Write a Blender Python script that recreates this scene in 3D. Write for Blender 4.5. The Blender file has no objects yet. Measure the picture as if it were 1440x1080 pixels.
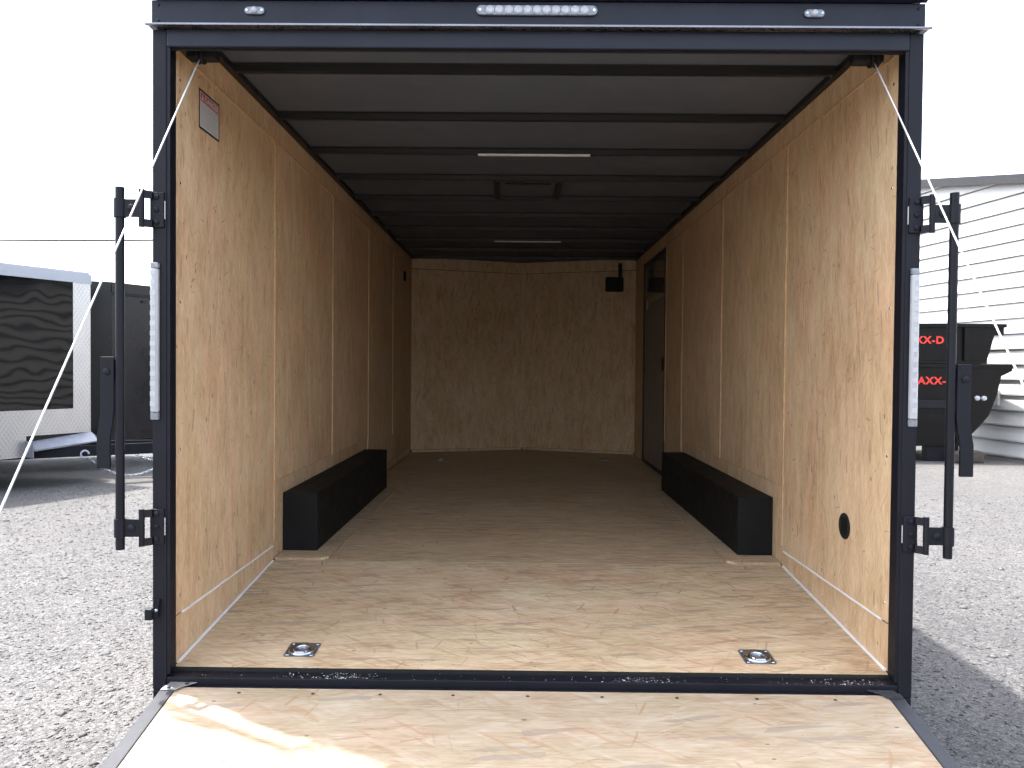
import bpy, bmesh, math, random
import numpy as np
from mathutils import Vector, Matrix

random.seed(7)
rng = np.random.default_rng(7)
S = bpy.context.scene
COL = S.collection
G = -0.60                      # ground level; z = 0 is the level part of the trailer floor

# ------------------------------------------------------------------ camera, sky, sun, exposure
cam_data = bpy.data.cameras.new('camera')
cam = bpy.data.objects.new('camera', cam_data)
COL.objects.link(cam)
S.camera = cam
cam_data.sensor_width = 36.0
cam_data.lens = 36.0 * 1116.6 / 1440.0
cam_data.clip_start = 0.05
cam_data.clip_end = 2000
yaw, pitch, roll = 0.0078, -0.0204, 0.0088
fwd = Vector((-math.sin(yaw) * math.cos(pitch), math.cos(yaw) * math.cos(pitch), math.sin(pitch)))
right = Vector((math.cos(yaw), math.sin(yaw), 0))
up = right.cross(fwd)
r2 = right * math.cos(roll) + up * math.sin(roll)
u2 = up * math.cos(roll) - right * math.sin(roll)
m = Matrix.Identity(4)
for i in range(3):
    m[i][0], m[i][1], m[i][2] = r2[i], u2[i], -fwd[i]
m.translation = Vector((-0.052, -2.6871, 0.9596))
cam.matrix_world = m

SUN = Vector((-0.383, 0.18, 1.0)).normalized()      # towards the sun
world = bpy.data.worlds.new('World')
S.world = world
world.use_nodes = True
wn = world.node_tree.nodes
wl = world.node_tree.links
bg = wn['Background']
sky = wn.new('ShaderNodeTexSky')
sky.sky_type = 'NISHITA'
sky.sun_disc = False
sky.sun_elevation = math.asin(SUN.z)
sky.sun_rotation = math.atan2(SUN.x, SUN.y)
sky.altitude = 100
sky.air_density = 1.0
sky.dust_density = 4.0
sky.ozone_density = 1.0
hs = wn.new('ShaderNodeHueSaturation')
hs.inputs['Saturation'].default_value = 0.55        # thin bright overcast veil over the blue
wl.new(sky.outputs[0], hs.inputs['Color'])
wl.new(hs.outputs[0], bg.inputs['Color'])
bg.inputs['Strength'].default_value = 0.15

sun_d = bpy.data.lights.new('sun', 'SUN')
sun_d.energy = 2.3
sun_d.angle = math.radians(1.0)
sun_d.color = (1.0, 0.96, 0.90)
sun_o = bpy.data.objects.new('sun', sun_d)
COL.objects.link(sun_o)
sun_o.rotation_euler = SUN.to_track_quat('Z', 'Y').to_euler()
sun_o.location = SUN * 40

S.view_settings.view_transform = 'Standard'
S.view_settings.look = 'None'
S.view_settings.gamma = 1.0
S.view_settings.use_curve_mapping = False
S.view_settings.exposure = 2.55
S.render.engine = 'CYCLES'
S.cycles.max_bounces = 10
S.cycles.diffuse_bounces = 3
S.cycles.use_adaptive_sampling = True
S.cycles.adaptive_threshold = 0.03
S.cycles.glossy_bounces = 4
S.cycles.transmission_bounces = 6
S.cycles.use_denoising = True
S.cycles.sample_clamp_indirect = 8.0

# ------------------------------------------------------------------ node helpers and materials
class NT:
    def __init__(s, name):
        s.m = bpy.data.materials.new(name)
        s.m.use_nodes = True
        s.t = s.m.node_tree
        s.b = s.t.nodes['Principled BSDF']
    def n(s, kind, **kw):
        nd = s.t.nodes.new('ShaderNode' + kind)
        for k, v in kw.items():
            setattr(nd, k, v)
        return nd
    def l(s, a, b):
        s.t.links.new(a, b)
    def val(s, sock, v):
        if isinstance(v, bpy.types.NodeSocket):
            s.l(v, sock)
        else:
            sock.default_value = v
    def math(s, op, a, b=0.0, clamp=False):
        nd = s.n('Math', operation=op, use_clamp=clamp)
        s.val(nd.inputs[0], a)
        s.val(nd.inputs[1], b)
        return nd.outputs[0]
    def mix(s, f, a, b, mode='MIX'):
        nd = s.n('Mix', data_type='RGBA', blend_type=mode)
        s.val(nd.inputs[0], f)
        s.val(nd.inputs[6], a)
        s.val(nd.inputs[7], b)
        return nd.outputs[2]
    def mapping(s, vec, scale=(1, 1, 1), rot=(0, 0, 0), loc=(0, 0, 0)):
        nd = s.n('Mapping')
        s.l(vec, nd.inputs['Vector'])
        nd.inputs['Scale'].default_value = scale
        nd.inputs['Rotation'].default_value = rot
        nd.inputs['Location'].default_value = loc
        return nd.outputs[0]
    def noise(s, vec, scale, detail=4, rough=0.55):
        nd = s.n('TexNoise')
        s.l(vec, nd.inputs['Vector'])
        nd.inputs['Scale'].default_value = scale
        nd.inputs['Detail'].default_value = detail
        nd.inputs['Roughness'].default_value = rough
        return nd.outputs[0]
    def voro(s, vec, scale, rnd=1.0, feature='F1'):
        nd = s.n('TexVoronoi', feature=feature)
        s.l(vec, nd.inputs['Vector'])
        nd.inputs['Scale'].default_value = scale
        nd.inputs['Randomness'].default_value = rnd
        return nd
    def ramp(s, f, stops, interp='LINEAR'):
        nd = s.n('ValToRGB')
        nd.color_ramp.interpolation = interp
        el = nd.color_ramp.elements
        while len(el) < len(stops):
            el.new(0.5)
        for e, (p, c) in zip(el, stops):
            e.position = p
            e.color = (*c, 1) if len(c) == 3 else c
        s.l(f, nd.inputs[0])
        return nd.outputs[0]
    def obj(s, jitter=True):
        tc = s.n('TexCoord').outputs['Object']
        if not jitter:
            return tc
        oi = s.n('ObjectInfo').outputs['Random']
        k = s.math('MULTIPLY', oi, 37.0)
        cx = s.n('CombineXYZ')
        for i in range(3):
            s.l(k, cx.inputs[i])
        va = s.n('VectorMath', operation='ADD')
        s.l(tc, va.inputs[0])
        s.l(cx.outputs[0], va.inputs[1])
        return va.outputs[0]
    def bump(s, h, strength=0.3, dist=0.002):
        nd = s.n('Bump')
        nd.inputs['Strength'].default_value = strength
        nd.inputs['Distance'].default_value = dist
        s.l(h, nd.inputs['Height'])
        s.l(nd.outputs[0], s.b.inputs['Normal'])
    def set(s, **kw):
        for k, v in kw.items():
            sock = s.b.inputs[k.replace('_', ' ')]
            if isinstance(v, tuple) and len(v) == 3:
                v = (*v, 1)
            s.val(sock, v)
        return s

def strand_wood(name, plane, grain, pal, contrast=1.0, size=1.0, fleck=1.0, grey=1.0, rough=0.6, soft=0.0):
    """pressed strand board: long overlapping flakes, mostly along one axis."""
    s = NT(name)
    v = s.obj()
    sx = s.n('SeparateXYZ')
    s.l(v, sx.inputs[0])
    ax = {'x': 0, 'y': 1, 'z': 2}
    cross = [q for q in 'xyz' if q not in (plane, grain)][0]
    cb = s.n('CombineXYZ')
    s.l(sx.outputs[ax[cross]], cb.inputs[0])
    s.l(sx.outputs[ax[grain]], cb.inputs[1])
    v = cb.outputs[0]
    wob = s.n('TexNoise', noise_dimensions='2D')
    s.l(v, wob.inputs['Vector'])
    wob.inputs['Scale'].default_value = 11.0
    wob.inputs['Detail'].default_value = 2.0
    vs = s.n('VectorMath', operation='MULTIPLY_ADD')
    s.l(wob.outputs['Color'], vs.inputs[0])
    vs.inputs[1].default_value = (0.009, 0.009, 0.0)
    s.l(v, vs.inputs[2])
    v = vs.outputs[0]
    def layer(across, along, ang, k=size):
        a_ = s.mapping(v, rot=(0, 0, ang))
        vo = s.voro(s.mapping(a_, scale=(across / k, along / k, 1)), 1.0)
        vo.voronoi_dimensions = '2D'
        sep = s.n('SeparateColor')
        s.l(vo.outputs['Color'], sep.inputs[0])
        return sep.outputs
    def fmix(f, a_, b_):
        nd = s.n('Mix', data_type='FLOAT')
        s.val(nd.inputs[0], f); s.val(nd.inputs[2], a_); s.val(nd.inputs[3], b_)
        return nd.outputs[0]
    def noise2(scale, detail, rg):
        nd = s.n('TexNoise', noise_dimensions='2D')
        s.l(s.mapping(v, scale=scale), nd.inputs['Vector'])
        nd.inputs['Scale'].default_value = 1.0
        nd.inputs['Detail'].default_value = detail
        nd.inputs['Roughness'].default_value = rg
        return nd.outputs[0]
    A = layer(75, 8, 0.0)
    B = layer(90, 11, 0.42)
    C = layer(85, 10, -0.55)
    D = layer(48, 6, 0.12)
    val = fmix(s.math('GREATER_THAN', B[1], 0.78), A[0], B[0])
    val = fmix(s.math('GREATER_THAN', C[1], 0.80), val, C[0])
    val = fmix(0.35, val, D[0])
    fine = noise2((150 / size, 11 / size, 1), 4, 0.65)
    cloud = noise2((16, 4.0, 1), 3, 0.6)
    big = noise2((2.0, 1.6, 1), 2, 0.6)
    t = s.math('MULTIPLY', s.math('SUBTRACT', val, 0.5), 0.34 * contrast)
    t = s.math('ADD', t, s.math('MULTIPLY', s.math('SUBTRACT', fine, 0.5), 0.78 * contrast))
    t = s.math('ADD', t, s.math('MULTIPLY', s.math('SUBTRACT', cloud, 0.5), 0.55))
    t = s.math('ADD', t, s.math('MULTIPLY', s.math('SUBTRACT', big, 0.5), 0.40))
    t = s.math('ADD', t, 0.52)
    col = s.ramp(t, [(0.10, pal[0]), (0.38, pal[1]), (0.62, pal[2]), (0.92, pal[3])])
    # a few blue-grey weathered flakes and thin reddish ones
    gm = s.math('MULTIPLY', s.math('GREATER_THAN', D[2], 1.0 - 0.022 * grey), s.math('MULTIPLY', fine, 0.95, True))
    col = s.mix(gm, col, (0.20, 0.17, 0.15, 1))
    rm = s.math('MULTIPLY', s.math('GREATER_THAN', C[2], 1.0 - 0.03 * grey), s.math('MULTIPLY', fine, 0.75, True))
    col = s.mix(rm, col, (0.30, 0.165, 0.08, 1))
    # thin dark strands lying in other directions
    for (ac, al, an, amt, cc) in ((120, 15, 1.15, 0.008, (0.27, 0.155, 0.08, 1)), (150, 11, 0.22, 0.022, (0.24, 0.165, 0.115, 1)), (135, 17, -1.35, 0.007, (0.22, 0.16, 0.12, 1))):
        Q = layer(ac, al, an, 1.0 if size > 0.7 else 0.6)
        qm = s.math('MULTIPLY', s.math('GREATER_THAN', Q[2], 1.0 - amt * min(1.0, grey)), s.math('MULTIPLY', s.math('MULTIPLY', Q[0], fine), 1.2))
        col = s.mix(qm, col, cc)
    # patches of pinker and yellower stock
    hue = noise2((5.5, 2.2, 1), 2, 0.5)
    col = s.mix(1.0, col, s.ramp(hue, [(0.30, (1.03, 0.97, 0.955)), (0.5, (1.0, 1.0, 1.0)), (0.70, (0.99, 1.01, 0.975))]), 'MULTIPLY')
    # small bark flecks
    kv = s.voro(s.mapping(v, scale=(60, 26, 1), rot=(0, 0, 0.2)), 1.0)
    kv.voronoi_dimensions = '2D'
    sp = s.n('SeparateColor')
    s.l(kv.outputs['Color'], sp.inputs[0])
    km = s.math('MULTIPLY', s.math('LESS_THAN', kv.outputs['Distance'], s.math('MULTIPLY', sp.outputs[1], 0.26)), s.math('GREATER_THAN', sp.outputs[0], 1.0 - 0.014 * fleck))
    col = s.mix(s.math('MULTIPLY', km, 0.75), col, (0.09, 0.055, 0.04, 1))
    s.l(col, s.b.inputs['Base Color'])
    s.set(Roughness=rough)
    s.b.inputs['Specular IOR Level'].default_value = 0.3
    s.bump(s.math('ADD', val, fine), 0.25, 0.0012)
    return s.m

def paint(name, col, rough=0.4, metal=0.0, var=0.25, scale=6.0, bump=0.0, bscale=120.0, spec=0.5, coat=0.0):
    s = NT(name)
    v = s.obj()
    nz = s.noise(v, scale, 6, 0.6)
    lo = tuple(c * (1 - var) for c in col)
    hi = tuple(min(1, c * (1 + var)) for c in col)
    s.l(s.ramp(nz, [(0.3, lo), (0.7, hi)]), s.b.inputs['Base Color'])
    rr = s.math('ADD', s.math('MULTIPLY', s.math('SUBTRACT', s.noise(v, scale * 3.1, 5), 0.5), 0.25), rough, True)
    s.l(rr, s.b.inputs['Roughness'])
    s.set(Metallic=metal)
    s.b.inputs['Specular IOR Level'].default_value = spec
    s.b.inputs['Coat Weight'].default_value = coat
    if bump:
        s.bump(s.noise(v, bscale, 3), bump, 0.002)
    return s.m

WOOD = [(0.35, 0.208, 0.112), (0.545, 0.367, 0.211), (0.665, 0.479, 0.300), (0.78, 0.608, 0.420)]
PALE = [(0.21, 0.145, 0.085), (0.295, 0.225, 0.148), (0.345, 0.280, 0.202), (0.41, 0.352, 0.275)]
FLOOR = [(0.28, 0.175, 0.100), (0.44, 0.312, 0.188), (0.54, 0.410, 0.265), (0.65, 0.528, 0.375)]
M = {}
M['wall_wood'] = strand_wood('wall_plywood', 'x', 'z', WOOD, 0.85, 0.42, 1.5, 0.30)
M['nose_wood'] = strand_wood('nose_plywood', 'y', 'z', WOOD, 0.9, 0.5, 2.0, 0.5)
M['floor_wood'] = strand_wood('floor_board', 'z', 'x', FLOOR, 1.1, 0.75, 1.0, 1.8, 0.5)
M['ramp_wood'] = strand_wood('ramp_board', 'z', 'x', PALE, 1.0, 1.0, 1.0, 1.2, 0.6)
M['edge_wood'] = paint('cut_plywood_edge', (0.52, 0.34, 0.18), 0.7, var=0.2, scale=30)
M['edge_dull'] = paint('dull_board_edge', (0.40, 0.285, 0.18), 0.7, var=0.25, scale=30)
M['blue_black'] = paint('skylight_tinted_black', (0.0085, 0.0095, 0.0185), 0.38, var=0.25, scale=3, spec=0.25)  # black trim paint with the blue of skylight and lens fringing tinted in
M['black'] = paint('black_powder_coat', (0.0075, 0.0078, 0.0120), 0.45, var=0.2, bump=0.08, bscale=260, spec=0.2)
M['black_box'] = paint('black_textured_liner', (0.006, 0.006, 0.0065), 0.6, var=0.25, bump=0.35, bscale=160, spec=0.2)
M['rubber'] = paint('black_rubber', (0.010, 0.010, 0.010), 0.7, var=0.2, spec=0.3)
M['bow'] = paint('black_steel_bow', (0.007, 0.007, 0.008), 0.5, var=0.2)
M['ceiling'] = paint('charcoal_ceiling_liner', (0.076, 0.088, 0.114), 0.65, var=0.10, scale=2.0, bump=0.15, bscale=300)
M['charcoal'] = paint('charcoal_trim', (0.034, 0.035, 0.041), 0.5, var=0.15, spec=0.25)
M['drip'] = paint('dark_anodised_drip', (0.20, 0.20, 0.22), 0.28, metal=0.8, var=0.15)
M['alu'] = paint('brushed_aluminium', (0.55, 0.56, 0.58), 0.35, metal=0.9, var=0.15, scale=12)
M['ledge'] = paint('bare_aluminium_ledge', (0.22, 0.235, 0.27), 0.4, metal=0.6, var=0.15, scale=9)
M['zinc'] = paint('zinc_plated_steel', (0.50, 0.54, 0.60), 0.24, metal=1.0, var=0.25, scale=25)
M['white'] = paint('white_paint', (0.36, 0.375, 0.41), 0.45, var=0.05, spec=0.3)
M['sealant'] = paint('white_sealant', (0.74, 0.72, 0.70), 0.5, var=0.08, scale=20)
M['cable'] = paint('galvanised_cable', (0.55, 0.55, 0.55), 0.45, metal=0.3, var=0.15, scale=60)
M['lens'] = paint('clear_led_lens', (0.34, 0.35, 0.375), 0.2, var=0.06, scale=30, coat=0.5)
M['led'] = paint('led_reflector', (0.38, 0.395, 0.43), 0.2, var=0.08, scale=40)
M['led_soft'] = paint('led_cell', (0.39, 0.40, 0.43), 0.2, var=0.08, scale=40)
M['lens_end'] = paint('clear_plastic_end', (0.17, 0.185, 0.21), 0.15, var=0.4, scale=90, coat=0.6)
M['strip'] = paint('white_light_strip', (0.80, 0.80, 0.80), 0.4, var=0.03)
M['door'] = paint('grey_door_skin', (0.20, 0.185, 0.16), 0.5, var=0.08)
M['glass'] = paint('dark_window', (0.05, 0.052, 0.05), 0.10, var=0.1)
M['red'] = paint('red_print', (0.40, 0.03, 0.03), 0.5, var=0.05)
M['decal'] = paint('red_decal', (0.75, 0.035, 0.02), 0.5, var=0.05)
M['print'] = paint('grey_print', (0.33, 0.33, 0.34), 0.6, var=0.1)
M['paper'] = paint('sticker_paper', (0.50, 0.50, 0.51), 0.45, var=0.04)
M['tyre'] = M['rubber']
M['siding'] = paint('white_metal_siding', (0.56, 0.552, 0.535), 0.4, var=0.04, scale=1.2)
M['gutter'] = paint('grey_trim_metal', (0.03, 0.03, 0.033), 0.5, var=0.1, spec=0.2)
M['yard_black'] = paint('yard_black_paint', (0.0045, 0.0045, 0.0048), 0.4, var=0.3, scale=3, spec=0.14)
M['wood_block'] = paint('weathered_timber', (0.055, 0.046, 0.038), 0.8, var=0.4, scale=18)

def wavy_black():
    s = NT('glossy_black_panel')
    v = s.obj()
    s.set(Base_Color=(0.003, 0.003, 0.0035), Roughness=0.035)
    s.b.inputs['Specular IOR Level'].default_value = 0.16
    s.b.inputs['IOR'].default_value = 1.55
    s.bump(s.noise(s.mapping(v, scale=(1, 1, 0.8)), 2.0, 1, 0.4), 0.45, 0.014)
    return s.m
M['gloss_black'] = wavy_black()
M['satin_black'] = paint('satin_black_panel', (0.009, 0.009, 0.0105), 0.22, var=0.15, scale=1.5, spec=0.3)

def diamond():
    s = NT('diamond_plate')
    v = s.n('TexCoord').outputs['Object']
    w = []
    for a in (0.7, -0.7):
        mp = s.mapping(v, scale=(0.02, 46, 18), rot=(a, 0, 0))
        vo = s.voro(mp, 1.0, 0.0)
        w.append(s.math('LESS_THAN', vo.outputs['Distance'], 0.36))
    h = s.math('MAXIMUM', w[0], w[1])
    s.set(Metallic=0.8, Roughness=0.34)
    s.l(s.mix(h, (0.43, 0.425, 0.42, 1), (0.52, 0.51, 0.50, 1)), s.b.inputs['Base Color'])
    s.bump(h, 1.0, 0.012)
    return s.m
M['diamond'] = diamond()

def gravel_mat():
    s = NT('crushed_stone')
    v = s.n('TexCoord').outputs['Object']
    v1 = s.voro(v, 64.0)
    v2 = s.voro(v, 140.0)
    v3 = s.voro(v, 17.0)
    sp = s.n('SeparateColor'); s.l(v1.outputs['Color'], sp.inputs[0])
    sp2 = s.n('SeparateColor'); s.l(v2.outputs['Color'], sp2.inputs[0])
    t = s.math('ADD', s.math('MULTIPLY', sp.outputs[0], 0.55), s.math('MULTIPLY', sp2.outputs[1], 0.45))
    big = s.noise(v, 0.45, 5, 0.6)
    mid = s.noise(v, 5.0, 5, 0.65)
    t = s.math('ADD', t, s.math('MULTIPLY', s.math('SUBTRACT', big, 0.5), 0.5))
    t = s.math('ADD', t, s.math('MULTIPLY', s.math('SUBTRACT', mid, 0.5), 0.5))
    col = s.ramp(t, [(0.1, (0.042, 0.041, 0.042)), (0.4, (0.066, 0.065, 0.066)), (0.65, (0.090, 0.088, 0.088)), (0.95, (0.145, 0.142, 0.141))])
    rut = s.noise(s.mapping(v, scale=(0.9, 0.12, 1)), 1.6, 3)
    col = s.mix(s.math('MULTIPLY', s.math('SUBTRACT', rut, 0.5, True), 1.2, True), col, (0.115, 0.106, 0.099, 1))
    s.l(col, s.b.inputs['Base Color'])
    s.set(Roughness=0.85)
    s.b.inputs['Specular IOR Level'].default_value = 0.3
    h = s.math('ADD', s.math('MULTIPLY', v1.outputs['Distance'], -1.0), s.math('MULTIPLY', v2.outputs['Distance'], -0.5))
    h = s.math('ADD', h, s.math('MULTIPLY', v3.outputs['Distance'], -0.6))
    s.bump(h, 0.7, 0.009)
    return s.m
M['gravel'] = gravel_mat()

def stone_mat():
    s = NT('loose_stone')
    v = s.n('TexCoord').outputs['Object']
    vo = s.voro(v, 30.0)
    sp = s.n('SeparateColor'); s.l(vo.outputs['Color'], sp.inputs[0])
    col = s.ramp(sp.outputs[0], [(0.0, (0.050, 0.050, 0.052)), (0.35, (0.075, 0.074, 0.075)), (0.75, (0.105, 0.102, 0.102)), (1.0, (0.165, 0.161, 0.16))])
    s.l(col, s.b.inputs['Base Color'])
    s.set(Roughness=0.85)
    return s.m
M['stone'] = stone_mat()

# ------------------------------------------------------------------ mesh helpers
def root_offset(p):
    o = Vector((0, 0, 0))
    while p is not None:
        o += p.location
        p = p.parent
    return o

class MB:
    def __init__(s):
        s.v, s.f = [], []
    def add(s, vs, fs):
        k = len(s.v)
        s.v += [tuple(p) for p in vs]
        s.f += [tuple(i + k for i in f) for f in fs]
        return s
    def box(s, x0, x1, y0, y1, z0, z1):
        x0, x1 = min(x0, x1), max(x0, x1)
        y0, y1 = min(y0, y1), max(y0, y1)
        vs = [(x, y, z) for z in (z0, z1) for y in (y0, y1) for x in (x0, x1)]
        return s.add(vs, [(0, 2, 3, 1), (4, 5, 7, 6), (0, 1, 5, 4), (2, 6, 7, 3), (0, 4, 6, 2), (1, 3, 7, 5)])
    def prism(s, poly, d):
        """polygon (3-D points) extruded by vector d"""
        n = len(poly)
        d = Vector(d)
        p = [Vector(q) for q in poly]
        nrm = Vector((0, 0, 0))
        for i in range(n):
            nrm += p[i].cross(p[(i + 1) % n])
        if nrm.dot(d) > 0:
            p.reverse()
        vs = p + [q + d for q in p]
        fs = [tuple(range(n)), tuple(range(2 * n - 1, n - 1, -1))]
        fs += [(i, i + n, (i + 1) % n + n, (i + 1) % n)[::1] for i in range(n)]
        return s.add(vs, fs)
    def ring(s, c, ax, r, n, ph=0.0):
        ax = Vector(ax).normalized()
        a = ax.orthogonal().normalized()
        b = ax.cross(a)
        return [Vector(c) + a * (r * math.cos(2 * math.pi * i / n + ph)) + b * (r * math.sin(2 * math.pi * i / n + ph)) for i in range(n)]
    def lathe(s, c, ax, prof, n=20, caps=True):
        """prof: list of (distance along axis, radius)"""
        c = Vector(c); ax = Vector(ax).normalized()
        vs, fs = [], []
        for h, r in prof:
            vs += s.ring(c + ax * h, ax, max(r, 1e-5), n)
        for j in range(len(prof) - 1):
            for i in range(n):
                a, b = j * n + i, j * n + (i + 1) % n
                fs.append((a, b, b + n, a + n))
        if caps:
            fs.append(tuple(range(n - 1, -1, -1)))
            k = (len(prof) - 1) * n
            fs.append(tuple(range(k, k + n)))
        return s.add(vs, fs)
    def cyl(s, p0, p1, r, n=14):
        p0, p1 = Vector(p0), Vector(p1)
        return s.lathe(p0, p1 - p0, [(0, r), ((p1 - p0).length, r)], n)
    def tube(s, pts, r, n=8, closed=False):
        pts = [Vector(p) for p in pts]
        k = len(pts)
        vs, fs = [], []
        ref = None
        for i, p in enumerate(pts):
            if closed:
                t = pts[(i + 1) % k] - pts[i - 1]
            else:
                t = pts[min(i + 1, k - 1)] - pts[max(i - 1, 0)]
            t.normalize()
            a = t.orthogonal() if ref is None else ref - t * ref.dot(t)
            a.normalize(); ref = a
            b = t.cross(a)
            vs += [p + a * (r * math.cos(2 * math.pi * j / n)) + b * (r * math.sin(2 * math.pi * j / n)) for j in range(n)]
        for i in range(k if closed else k - 1):
            for j in range(n):
                a0, b0 = i * n + j, i * n + (j + 1) % n
                i2 = (i + 1) % k
                fs.append((a0, b0, i2 * n + (j + 1) % n, i2 * n + j))
        if not closed:
            fs += [tuple(range(n - 1, -1, -1)), tuple(range((k - 1) * n, k * n))]
        return s.add(vs, fs)
    def build(s, name, mat, parent=None, bevel=0.0, smooth=False, local=False):
        off = Vector((0, 0, 0)) if (local or parent is None) else root_offset(parent)
        me = bpy.data.meshes.new(name)
        me.from_pydata([(p[0] - off.x, p[1] - off.y, p[2] - off.z) for p in s.v], [], s.f)
        me.update()
        bm = bmesh.new(); bm.from_mesh(me)
        bmesh.ops.recalc_face_normals(bm, faces=bm.faces)
        bm.to_mesh(me); bm.free()
        me.materials.append(M[mat] if isinstance(mat, str) else mat)
        o = bpy.data.objects.new(name, me)
        COL.objects.link(o)
        o.parent = parent
        if smooth:
            for p in me.polygons:
                p.use_smooth = True
            try:
                me.set_sharp_from_angle(angle=math.radians(40))
            except Exception:
                pass
        if bevel:
            b = o.modifiers.new('bevel', 'BEVEL')
            b.width = bevel; b.segments = 2; b.limit_method = 'ANGLE'
        return o

def thing(name, label, cat, loc, rz=0.0, group=None):
    o = bpy.data.objects.new(name, None)
    COL.objects.link(o)
    o.location = loc
    o.rotation_euler = (0, 0, rz)
    o.empty_display_size = 0.2
    o['label'] = label; o['category'] = cat
    if group:
        o['group'] = group
    return o

def tag(o, label, cat, group=None):
    o['label'] = label; o['category'] = cat
    if group:
        o['group'] = group
    return o

def text_mesh(name, txt, size, origin, xdir, ydir, mat, parent, bold=0.0, width=None):
    cu = bpy.data.curves.new(name, 'FONT')
    cu.body = txt
    cu.size = size
    cu.offset = bold
    cu.space_character = 1.12
    cu.extrude = 0.0004
    cu.resolution_u = 3
    tmp = bpy.data.objects.new(name + '_curve', cu)
    COL.objects.link(tmp)
    dg = bpy.context.evaluated_depsgraph_get()
    me = bpy.data.meshes.new_from_object(tmp.evaluated_get(dg))
    bpy.data.objects.remove(tmp)
    xd, yd = Vector(xdir).normalized(), Vector(ydir).normalized()
    zd = xd.cross(yd)
    off = root_offset(parent)
    sx = 1.0
    if width:
        xs = [v.co.x for v in me.vertices]
        sx = width / (max(xs) - min(xs))
        for v in me.vertices:
            v.co.x -= min(xs)
    for v in me.vertices:
        p = Vector(origin) + xd * (v.co.x * sx) + yd * v.co.y + zd * v.co.z - off
        v.co = p
    me.materials.clear(); me.materials.append(M[mat])
    o = bpy.data.objects.new(name, me)
    COL.objects.link(o)
    o.parent = parent
    return o

# ------------------------------------------------------------------ ground
gm = MB()
gm.add([(-900, -900, G), (900, -900, G), (900, 900, G), (-900, 900, G)], [(0, 1, 2, 3)])
go = gm.build('gravel_ground', 'gravel'); go['kind'] = 'structure'

def stones():
    base = np.array([(1, 0, 0), (-1, 0, 0), (0, 1, 0), (0, -1, 0), (0, 0, 1), (0, 0, -0.6)], float)
    tri = np.array([(0, 2, 4), (2, 1, 4), (1, 3, 4), (3, 0, 4), (2, 0, 5), (1, 2, 5), (3, 1, 5), (0, 3, 5)])
    N = 60000
    side = rng.random(N) < 0.55
    d = 0.25 + 9.5 * rng.random(N) ** 1.7            # distance from the trailer's rear line, denser when near
    y = -2.4 + d * 1.0
    lat = 1.34 + rng.random(N) ** 1.2 * (1.2 + 0.62 * d)
    x = np.where(side, -lat, lat)
    sz = (0.0035 + 0.008 * rng.random(N) ** 2.2)
    big = rng.random(N) < 0.004
    sz = np.where(big, 0.016 + 0.014 * rng.random(N), sz) * (0.8 + 0.05 * d)
    ang = rng.random(N) * 6.283
    V = base[None] * (0.65 + 0.7 * rng.random((N, 6, 3)))
    V[:, :, 0] *= 1.25
    V[:, :, 2] *= 0.55
    ca, sa = np.cos(ang)[:, None], np.sin(ang)[:, None]
    vx = V[:, :, 0] * ca - V[:, :, 1] * sa
    vy = V[:, :, 0] * sa + V[:, :, 1] * ca
    P = np.stack([vx * sz[:, None] + x[:, None], vy * sz[:, None] + y[:, None], V[:, :, 2] * sz[:, None] + G + 0.001], -1).reshape(-1, 3)
    F = (tri[None] + (np.arange(N) * 6)[:, None, None]).reshape(-1, 3)
    me = bpy.data.meshes.new('loose_gravel')
    me.vertices.add(len(P)); me.vertices.foreach_set('co', P.ravel())
    me.loops.add(F.size); me.loops.foreach_set('vertex_index', F.ravel().astype(np.int32))
    me.polygons.add(len(F)); me.polygons.foreach_set('loop_start', np.arange(0, F.size, 3, dtype=np.int32))
    me.update(calc_edges=True)
    me.materials.append(M['stone'])
    o = bpy.data.objects.new('loose_gravel', me); COL.objects.link(o)
    o['kind'] = 'stuff'
    o['label'] = 'loose crushed grey stones lying over the gravel yard'
    o['category'] = 'gravel'
stones()

# ------------------------------------------------------------------ the cargo trailer, seen from behind
T = thing('cargo_trailer', 'open black enclosed cargo trailer lined with pale plywood, ramp door lowered', 'trailer', (0, 0, G))
XW, XO = 1.25, 1.295           # wall lining, outer skin
YB, YA = 6.186, 6.62           # start of the nose, its tip
ZC = 2.187

# floor: level part and the sloping tail
MB().prism([(-XW, 1.2, 0), (-XW, YB, 0), (0, YA, 0), (XW, YB, 0), (XW, 1.2, 0)], (0, 0, -0.02)).build('floor_panel', 'floor_wood', T)
MB().prism([(-XW, 0.075, -0.099), (XW, 0.075, -0.099), (XW, 1.1985, -0.0005), (-XW, 1.1985, -0.0005)], (0, 0, -0.02)).build('tail_floor_panel', 'floor_wood', T)

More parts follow.
